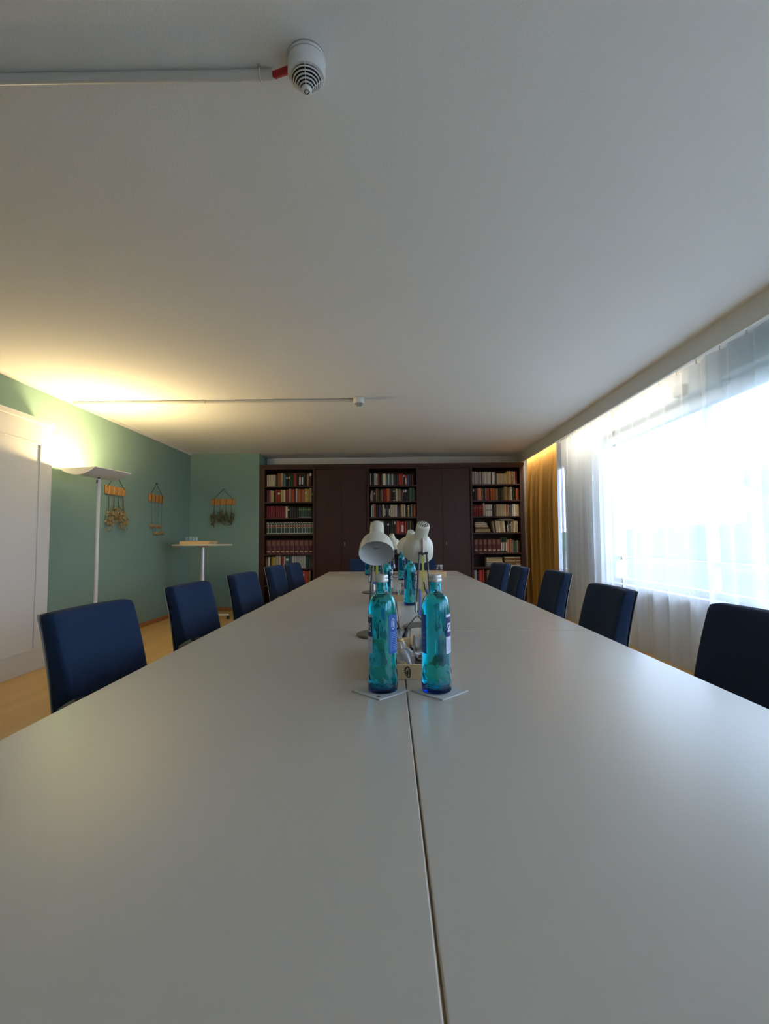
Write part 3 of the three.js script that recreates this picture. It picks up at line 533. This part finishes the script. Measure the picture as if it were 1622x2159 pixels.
// ------------------------------------------------------------------ desk lamps
function deskLamp(x, z, turn, tilt, label) {
  const t = thing('desk_lamp', label, 'lamp', [x, TY, z], turn, 'cream desk lamps along the table centre');
  mesh('base', lathe([[0, 0], [0.083, 0], [0.085, 0.003], [0.084, 0.008], [0.078, 0.011], [0, 0.012]], 48), M.taupe, t);
  mesh('stem', [cyl(0.009, 0.011, 0.05, 0, 0.037, -0.03, 16), cyl(0.006, 0.006, 0.03, 0, 0.07, -0.03)], M.steel, t);
  mesh('bracket', [box(0.05, 0.022, 0.012, 0, 0.068, -0.03), box(0.007, 0.10, 0.012, -0.017, 0.118, -0.03), box(0.007, 0.10, 0.012, 0.017, 0.118, -0.03)], M.bracket, t);
  for (const s of [-1, 1]) { mesh('arm_rod', bar([s * 0.034, 0.075, -0.03], [s * 0.016, 0.325, -0.03], 0.0045, 8), M.rod, t); mesh('spring', bar([s * 0.0345, 0.072, -0.03], [s * 0.033, 0.115, -0.03], 0.0062, 10), M.steel, t); }
  mesh('arm_strap', box(0.010, 0.16, 0.004, 0, 0.235, -0.026), M.lime, t);
  mesh('strap_end', [box(0.005, 0.05, 0.006, 0, 0.31, -0.024), bar([-0.02, 0.325, -0.03], [0.02, 0.325, -0.03], 0.006), bar([-0.036, 0.075, -0.03], [0.036, 0.075, -0.03], 0.005)], M.black, t);
  const head = new THREE.Group(); head.name = 'head'; head.position.set(0, 0.40, 0.0); head.rotation.x = tilt; t.add(head);   // local -y points out of the shade
  const prof = [[0.0005, 0.068], [0.022, 0.068], [0.0275, 0.063], [0.029, 0.055], [0.029, 0.0], [0.033, -0.006], [0.045, -0.018], [0.057, -0.034], [0.065, -0.055], [0.069, -0.078], [0.070, -0.098]];
  mesh('shade', lathe([...prof.map(([r, y]) => [r, y]).reverse()], 56), M.cream, head);
  mesh('shade_lining', lathe([[0.0005, 0.0], [0.026, 0.0], [0.030, -0.008], [0.043, -0.021], [0.055, -0.037], [0.063, -0.057], [0.067, -0.079], [0.0685, -0.0985], [0.070, -0.098]].reverse(), 56), M.inside, head);
  mesh('bulb', new THREE.SphereGeometry(0.026, 20, 14).scale(1, 1.15, 1).translate(0, -0.035, 0), M.glass, head);
  for (let k = 0; k < 17; k++) { const R = k < 11 ? 0.0185 : 0.0095, a = k < 11 ? k / 11 * 6.283 : (k - 11) / 6 * 6.283; mesh('vent_hole', cyl(0.0028, 0.0028, 0.0016, R * Math.cos(a), 0.0683, R * Math.sin(a), 10), M.dark, head); }
  mesh('head_link', [bar([0, 0.325, -0.03], [0, 0.39, -0.028], 0.0055, 10), bar([0, 0.39, -0.028], [0, 0.40, -0.012], 0.008, 10)], M.pinkish, t);
  return t;
}
const lamps = [];
lamps[0] = deskLamp(-0.05, -1.955, 0.0, -0.78, 'cream desk lamp with its shade opening towards the two front bottles');
lamps[1] = deskLamp(0.142, -2.125, Math.PI + 0.2, -0.70, 'cream desk lamp with its perforated back beside the front bottles');
lamps[2] = deskLamp(-0.118, -3.55, 0.0, -0.78, 'cream desk lamp behind the open shade of the front lamp');
deskLamp(0.155, -3.72, Math.PI + 0.5, -0.62, 'cream desk lamp behind the perforated front lamp');
deskLamp(0.045, -5.45, Math.PI - 0.5, -0.6, 'small far cream desk lamp on the crosswise table');

// ------------------------------------------------------------------ bottles
function labelTex(draw, w = 512, h = 360) { const c = document.createElement('canvas'); c.width = w; c.height = h; draw(c.getContext('2d'), w, h); const t = new THREE.CanvasTexture(c); t.colorSpace = THREE.SRGBColorSpace; t.magFilter = THREE.LinearFilter; return t; }
const frontTex = labelTex((c, w, h) => {
  c.fillStyle = '#cfd0e2'; c.fillRect(0, 0, w, h); c.fillStyle = '#1a1a62'; c.fillRect(0, 26, w, h * 0.5);
  c.fillStyle = '#f4f4fa'; c.font = 'bold 116px sans-serif'; c.textAlign = 'center'; c.textBaseline = 'middle'; c.fillText('SELTERS', w / 2, 26 + h * 0.27, w * 0.94);
  c.fillStyle = '#8d90b4'; for (let k = 0; k < 7; k++) c.fillRect(24 + (k % 3) * 9, h * 0.66 + k * 15, w - 60 - (k % 4) * 40, 5);
});
const backTex = labelTex((c, w, h) => {
  c.fillStyle = '#2a5fb0'; c.fillRect(0, 0, w, h); c.strokeStyle = '#c8d8ee'; c.fillStyle = '#c8d8ee'; c.lineWidth = 9; c.beginPath(); c.ellipse(w * 0.22, h * 0.24, 56, 46, 0, 0, 7); c.stroke(); c.beginPath(); c.ellipse(w * 0.22, h * 0.24, 18, 34, 0, 0, 7); c.fill();
  c.fillStyle = '#7fa4d6'; for (let k = 0; k < 11; k++) c.fillRect(30, h * 0.46 + k * 16, w - 70 - (k % 3) * 60, 5);
});
const frontMat = std(0xffffff, 0.5, { map: frontTex }), backMat = std(0xffffff, 0.5, { map: backTex }), labelBack = std(lin(0.25, 0.27, 0.36), 0.8);
const outer = [[0.031, 0], [0.0362, 0.003], [0.0378, 0.009], [0.038, 0.02], [0.0378, 0.036], [0.0368, 0.055], [0.0364, 0.075], [0.0366, 0.095], [0.0366, 0.13], [0.0366, 0.165], [0.0366, 0.185], [0.0366, 0.197], [0.0362, 0.2075], [0.0350, 0.2165], [0.0322, 0.2275], [0.0275, 0.2360], [0.0222, 0.2412], [0.0176, 0.2450], [0.0157, 0.2500], [0.0148, 0.2640], [0.0148, 0.276], [0.0132, 0.2765], [0.0132, 0.288]];
const inner = [[0.0112, 0.288], [0.0118, 0.27], [0.0128, 0.251], [0.0148, 0.2465], [0.0195, 0.2425], [0.0245, 0.2372], [0.0292, 0.2290], [0.0320, 0.2180], [0.0333, 0.207], [0.0337, 0.197], [0.0337, 0.185], [0.0337, 0.165], [0.0337, 0.13], [0.0337, 0.095], [0.0335, 0.075], [0.034, 0.055], [0.0345, 0.036], [0.0345, 0.02], [0.033, 0.013], [0.028, 0.0095], [0.0, 0.0085]];
const smooth = (pts, n) => new THREE.SplineCurve(pts.map((p) => new THREE.Vector2(...p))).getPoints(n).map((p) => [Math.max(0, p.x), p.y]);
const shellGeo = (() => {
  const g = mergeVertices(new THREE.LatheGeometry([[0, 0.004], [0.022, 0.003], ...smooth(outer.slice(0, 20), 110), ...outer.slice(20), ...inner.slice(0, 2), ...smooth(inner.slice(2, 20), 100), inner[20]].map((p) => new THREE.Vector2(...p)), 96), 1e-6), p = g.attributes.position;
  for (let i = 0; i < p.count; i++) {                                         // embossed waves round the foot
    const x = p.getX(i), y = p.getY(i), z = p.getZ(i), r = Math.hypot(x, z); if (r < 0.0355 || y < 0.012 || y > 0.075) continue;
    const w = Math.sin((y - 0.012) / 0.063 * Math.PI), s = 1 + 0.016 * w * Math.sin(11 * Math.atan2(x, z) + 190 * y + 1.5 * Math.sin(40 * y)); p.setX(i, x * s); p.setZ(i, z * s);
  }
  g.computeVertexNormals(); return g;
})();
const waterGeo = lathe([[0, 0.0083], [0.028, 0.0093], ...inner.slice(4, 20).reverse().filter(([, y]) => y > 0.012).map(([r, y]) => [r + 0.0002, y]), [0, 0.2425]], 96);
const capGeo = lathe([[0, 0.2915], [0.0145, 0.2915], [0.0158, 0.2895], [0.0162, 0.286], [0.0162, 0.2825], [0.0155, 0.2815], [0.0158, 0.2795], [0.0167, 0.278], [0.0167, 0.2735], [0.0160, 0.2725], [0.0151, 0.2725], [0.0151, 0.2765], [0.0135, 0.277], [0.0135, 0.2885], [0, 0.2885]].reverse(), 40);
const strip = (a0, a1, r, y0, y1) => new THREE.CylinderGeometry(r, r, y1 - y0, 40, 1, true, a0, a1 - a0).translate(0, (y0 + y1) / 2, 0);
const D = Math.PI / 180;
function bottle(x, z, f0, f1, b0, b1, label) {
  const t = thing('water_bottle', label, 'bottle', [x, TY, z], 0, 'blue glass water bottles');
  mesh('glass_body', shellGeo, M.bottle, t); mesh('water', waterGeo, M.water, t);
  mesh('screw_cap', capGeo, M.cap, t);
  const f = mesh('front_label', strip(f0 * D, f1 * D, 0.0369, 0.097, 0.193), frontMat, t); f.userData.label = 'navy and white paper label';
  const b = mesh('back_label', strip(b0 * D, b1 * D, 0.0369, 0.097, 0.193), backMat, t); b.userData.label = 'mid-blue paper label';
  f.material.side = b.material.side = THREE.DoubleSide;
  return t;
}
const NAP = 0.0024;
bottle(-0.019, -1.237, -155, -42, 28, 120, 'blue glass water bottle with white cap in front, green wall side').position.y += NAP;
bottle(0.117, -1.232, 38, 151, -130, -46, 'blue glass water bottle with white cap in front, window side').position.y += NAP;
bottle(0.124, -2.87, 60, 170, -120, -40, 'blue glass water bottle behind the front desk lamps, window side');
bottle(-0.022, -2.95, 60, 170, -120, -40, 'blue glass water bottle behind the open desk lamp shade');
bottle(0.122, -4.72, 60, 170, -120, -40, 'blue glass water bottle behind the second pair of desk lamps');
bottle(-0.236, -5.41, 60, 170, -120, -40, 'blue glass water bottle alone on the crosswise table');
function napkin(x, z, turn, flip, label) {
  const t = thing('paper_napkin', label, 'napkin', [x, TY, z], turn, 'napkins under the front bottles');
  const sheet = (w, y0, lift) => { const g = new THREE.BoxGeometry(w, 0.0011, w, 12, 1, 12), p = g.attributes.position; for (let i = 0; i < p.count; i++) { const e = Math.max(0, Math.hypot(p.getX(i), p.getZ(i)) - 0.045) / 0.03; p.setY(i, p.getY(i) + y0 + lift * e * e); } g.computeVertexNormals(); return g; };
  mesh('lower_layer', sheet(0.102, 0.00058, 0.0004), M.paper, t); mesh('upper_layer', sheet(0.1005, 0.00178, 0.0012), M.paper, t);
  const s = flip; mesh('printed_mark', [box(0.002, 0.0003, 0.010, s * 0.034, 0.0027, -s * 0.032), box(0.002, 0.0003, 0.010, s * 0.038, 0.0027, -s * 0.032), box(0.008, 0.0003, 0.002, s * 0.036, 0.00275, -s * 0.034), box(0.008, 0.0003, 0.002, s * 0.036, 0.00275, -s * 0.029)], M.print, t);
}
napkin(-0.026, -1.235, Math.PI / 4, -1, 'folded paper napkin under the front bottle, green wall side');
napkin(0.124, -1.232, Math.PI / 4, 1, 'folded paper napkin under the front bottle, window side');

// ------------------------------------------------------------------ trays and small things on the table
{
  const t = tray('wooden_tray', 'wooden tray with a stamped hand mark behind the front bottles', 0.0475, TY, -1.52, 0.215, 0.040, 0.37);
  const z = 0.1852;                                                             // burnt hand mark on the front
  const arch = []; for (let i = 0; i <= 14; i++) { const a = Math.PI * i / 14; arch.push([0.0065 - 0.006 * Math.cos(a) * -1 - 0.0065, 0.027 + 0.007 * Math.sin(a), z]); }
  mesh('stamped_mark', [tube([[0.0062, 0.007, z], [0.0068, 0.018, z], [0.0062, 0.028, z], [0.001, 0.034, z], [-0.005, 0.030, z], [-0.0065, 0.024, z]], 0.0017, 30, 6), tube([[0.0062, 0.007, z], [0.002, 0.0065, z], [0.0, 0.009, z], [0.001, 0.016, z], [0.0015, 0.026, z]], 0.0015, 20, 6), tube([[-0.008, 0.02, z], [-0.002, 0.021, z], [0.0012, 0.02, z]], 0.0013, 10, 6), tube([[-0.0075, 0.016, z], [-0.002, 0.0165, z], [0.001, 0.016, z]], 0.0013, 10, 6), tube([[-0.005, 0.012, z], [-0.001, 0.012, z]], 0.0013, 6, 6)], M.stamp, t);
}
function snackBag(x, y, z, s, label) {
  const t = thing('snack_bag', label, 'bag', [x, y, z], 0.3);
  const g = new THREE.IcosahedronGeometry(0.045 * s, 5), p = g.attributes.position;
  for (let i = 0; i < p.count; i++) {
    let X = p.getX(i), Y = p.getY(i), Z = p.getZ(i); const k = Y / (0.045 * s), a = Math.atan2(X, Z), pinch = k > 0.2 ? 1 - 0.75 * ((k - 0.2) / 0.8) ** 0.6 : 1;
    const w = 1 + 0.10 * Math.sin(7 * a + 5 * k) + 0.07 * Math.sin(13 * a - 9 * k + 1) + 0.04 * Math.sin(29 * a + 17 * k);
    p.setXYZ(i, X * pinch * w * 1.0, Math.max(Y * (k > 0 ? 1.5 : 1), -0.036 * s) + 0.036 * s, Z * pinch * w);
  }
  const q = g.toNonIndexed(); q.computeVertexNormals(); mesh('wrapper', q, M.cellophane, t);
  mesh('twist_tie', new THREE.TorusGeometry(0.012 * s, 0.003, 6, 18).rotateX(R90).translate(0, 0.088 * s, 0), M.gold, t);
  mesh('ruffle', (() => { const gs = []; for (let i = 0; i < 9; i++) { const a = i * 0.7; gs.push(new THREE.PlaneGeometry(0.014 * s, 0.03 * s, 2, 3).rotateX(0.5).translate(0, 0.103 * s, 0.012 * s).rotateY(a)); } return gs; })(), M.cellophane, t);
  for (let i = 0; i < 7; i++) { const a = i * 0.9, r = 0.016 * s; mesh('biscuit', cushion(0.02 * s, 0.008, 0.012 * s, 0.003, 2, 2, 2).rotateX(rnd(1)).rotateY(a).translate(r * Math.cos(a), 0.012 + 0.006 * i, r * Math.sin(a)), i % 2 ? M.straw : M.gold, t); }
}
snackBag(0.026, TY + 0.0066, -1.425, 0.95, 'crinkled clear bag with gold tie in the front wooden tray');
tumbler('clear tumbler in the front wooden tray', 0.106, TY + 0.0066, -1.45, 0.037, 0.088, 'tumblers in the front tray');
tumbler('clear tumbler at the back of the front wooden tray', 0.1, TY + 0.0066, -1.56, 0.037, 0.088, 'tumblers in the front tray');
tray('wooden_tray', 'wooden tray with glasses behind the farther bottles', 0.06, TY, -3.22, 0.2, 0.04, 0.36);
tumbler('clear tumbler in the second tray, beside the farther bottle', 0.082, TY + 0.0066, -3.1, 0.037, 0.1); tumbler('clear tumbler at the back of the second tray', 0.03, TY + 0.0066, -3.16, 0.037, 0.1); tumbler('clear tumbler at the far end of the second tray', 0.09, TY + 0.0066, -3.28, 0.037, 0.1);
snackBag(0.015, TY + 0.0066, -3.29, 0.8, 'crinkled clear bag in the second wooden tray');
tray('wooden_tray', 'pale wooden tray at the window side of the crosswise table', 0.455, TY, -5.24, 0.30, 0.05, 0.28);
tumbler('clear rounded glass turned upside down on the pale tray', 0.545, TY + 0.0066, -5.22, 0.04, 0.115, undefined, true);
// lamp cords with their plugs
function cord(lamp, pts, plug, dir) {
  const m = mesh('cord', tube(pts, 0.0028, 60, 8), M.black); used.set('cord', 0); lamp.updateMatrixWorld(); lamp.attach(m);
  if (plug) { const g = new THREE.CapsuleGeometry(0.0085, 0.028, 4, 12).scale(1, 1, 0.7); g.applyQuaternion(new THREE.Quaternion().setFromUnitVectors(V(0, 1, 0), V(...dir).normalize())); const q = mesh('plug', g.translate(...plug), M.black); used.set('plug', 0); lamp.attach(q); }
}
const ty = TY + 0.0036;
cord(lamps[0], [[-0.05, TY + 0.045, -1.985], [-0.02, ty + 0.03, -1.93], [0.0, TY + 0.075, -1.86], [0.026, TY + 0.08, -1.80], [0.032, TY + 0.066, -1.77]], [0.033, TY + 0.045, -1.762], [-0.12, 1, -0.3]);
cord(lamps[1], [[0.15, TY + 0.04, -2.095], [0.135, TY + 0.05, -1.98], [0.105, TY + 0.09, -1.86], [0.078, TY + 0.075, -1.80], [0.066, TY + 0.062, -1.775]], [0.056, TY + 0.045, -1.762], [0.35, 1, -0.3]);
cord(lamps[1], [[0.15, TY + 0.20, -2.095], [0.153, TY + 0.17, -2.06], [0.172, TY + 0.13, -2.03], [0.188, TY + 0.06, -2.02], [0.21, ty + 0.012, -2.05], [0.235, ty + 0.003, -2.2], [0.17, ty + 0.003, -2.35]]);
cord(lamps[2], [[-0.09, TY + 0.05, -3.53], [0.0, TY + 0.13, -3.42], [0.05, TY + 0.12, -3.4], [0.09, TY + 0.14, -3.44], [0.14, TY + 0.06, -3.62]]);

scene.traverse((o) => { if (o.isMesh) { o.castShadow = true; o.receiveShadow = true; } if (o.isPointLight) { o.castShadow = true; o.shadow.mapSize.set(1024, 1024); } });
{ // number books that would otherwise share a label
  const by = new Map(); scene.children.forEach((o) => { if (o.userData.category === 'book') by.set(o.userData.label, [...(by.get(o.userData.label) ?? []), o]); });
  for (const [l, os] of by) if (os.length > 1) os.forEach((o, i) => { o.userData.label = `${['first', 'second', 'third', 'fourth', 'fifth'][i]} ${l.replace(/^one of \w+ /, '').replace(/books/, 'book')}`; });
}
renderer.render(scene, camera);
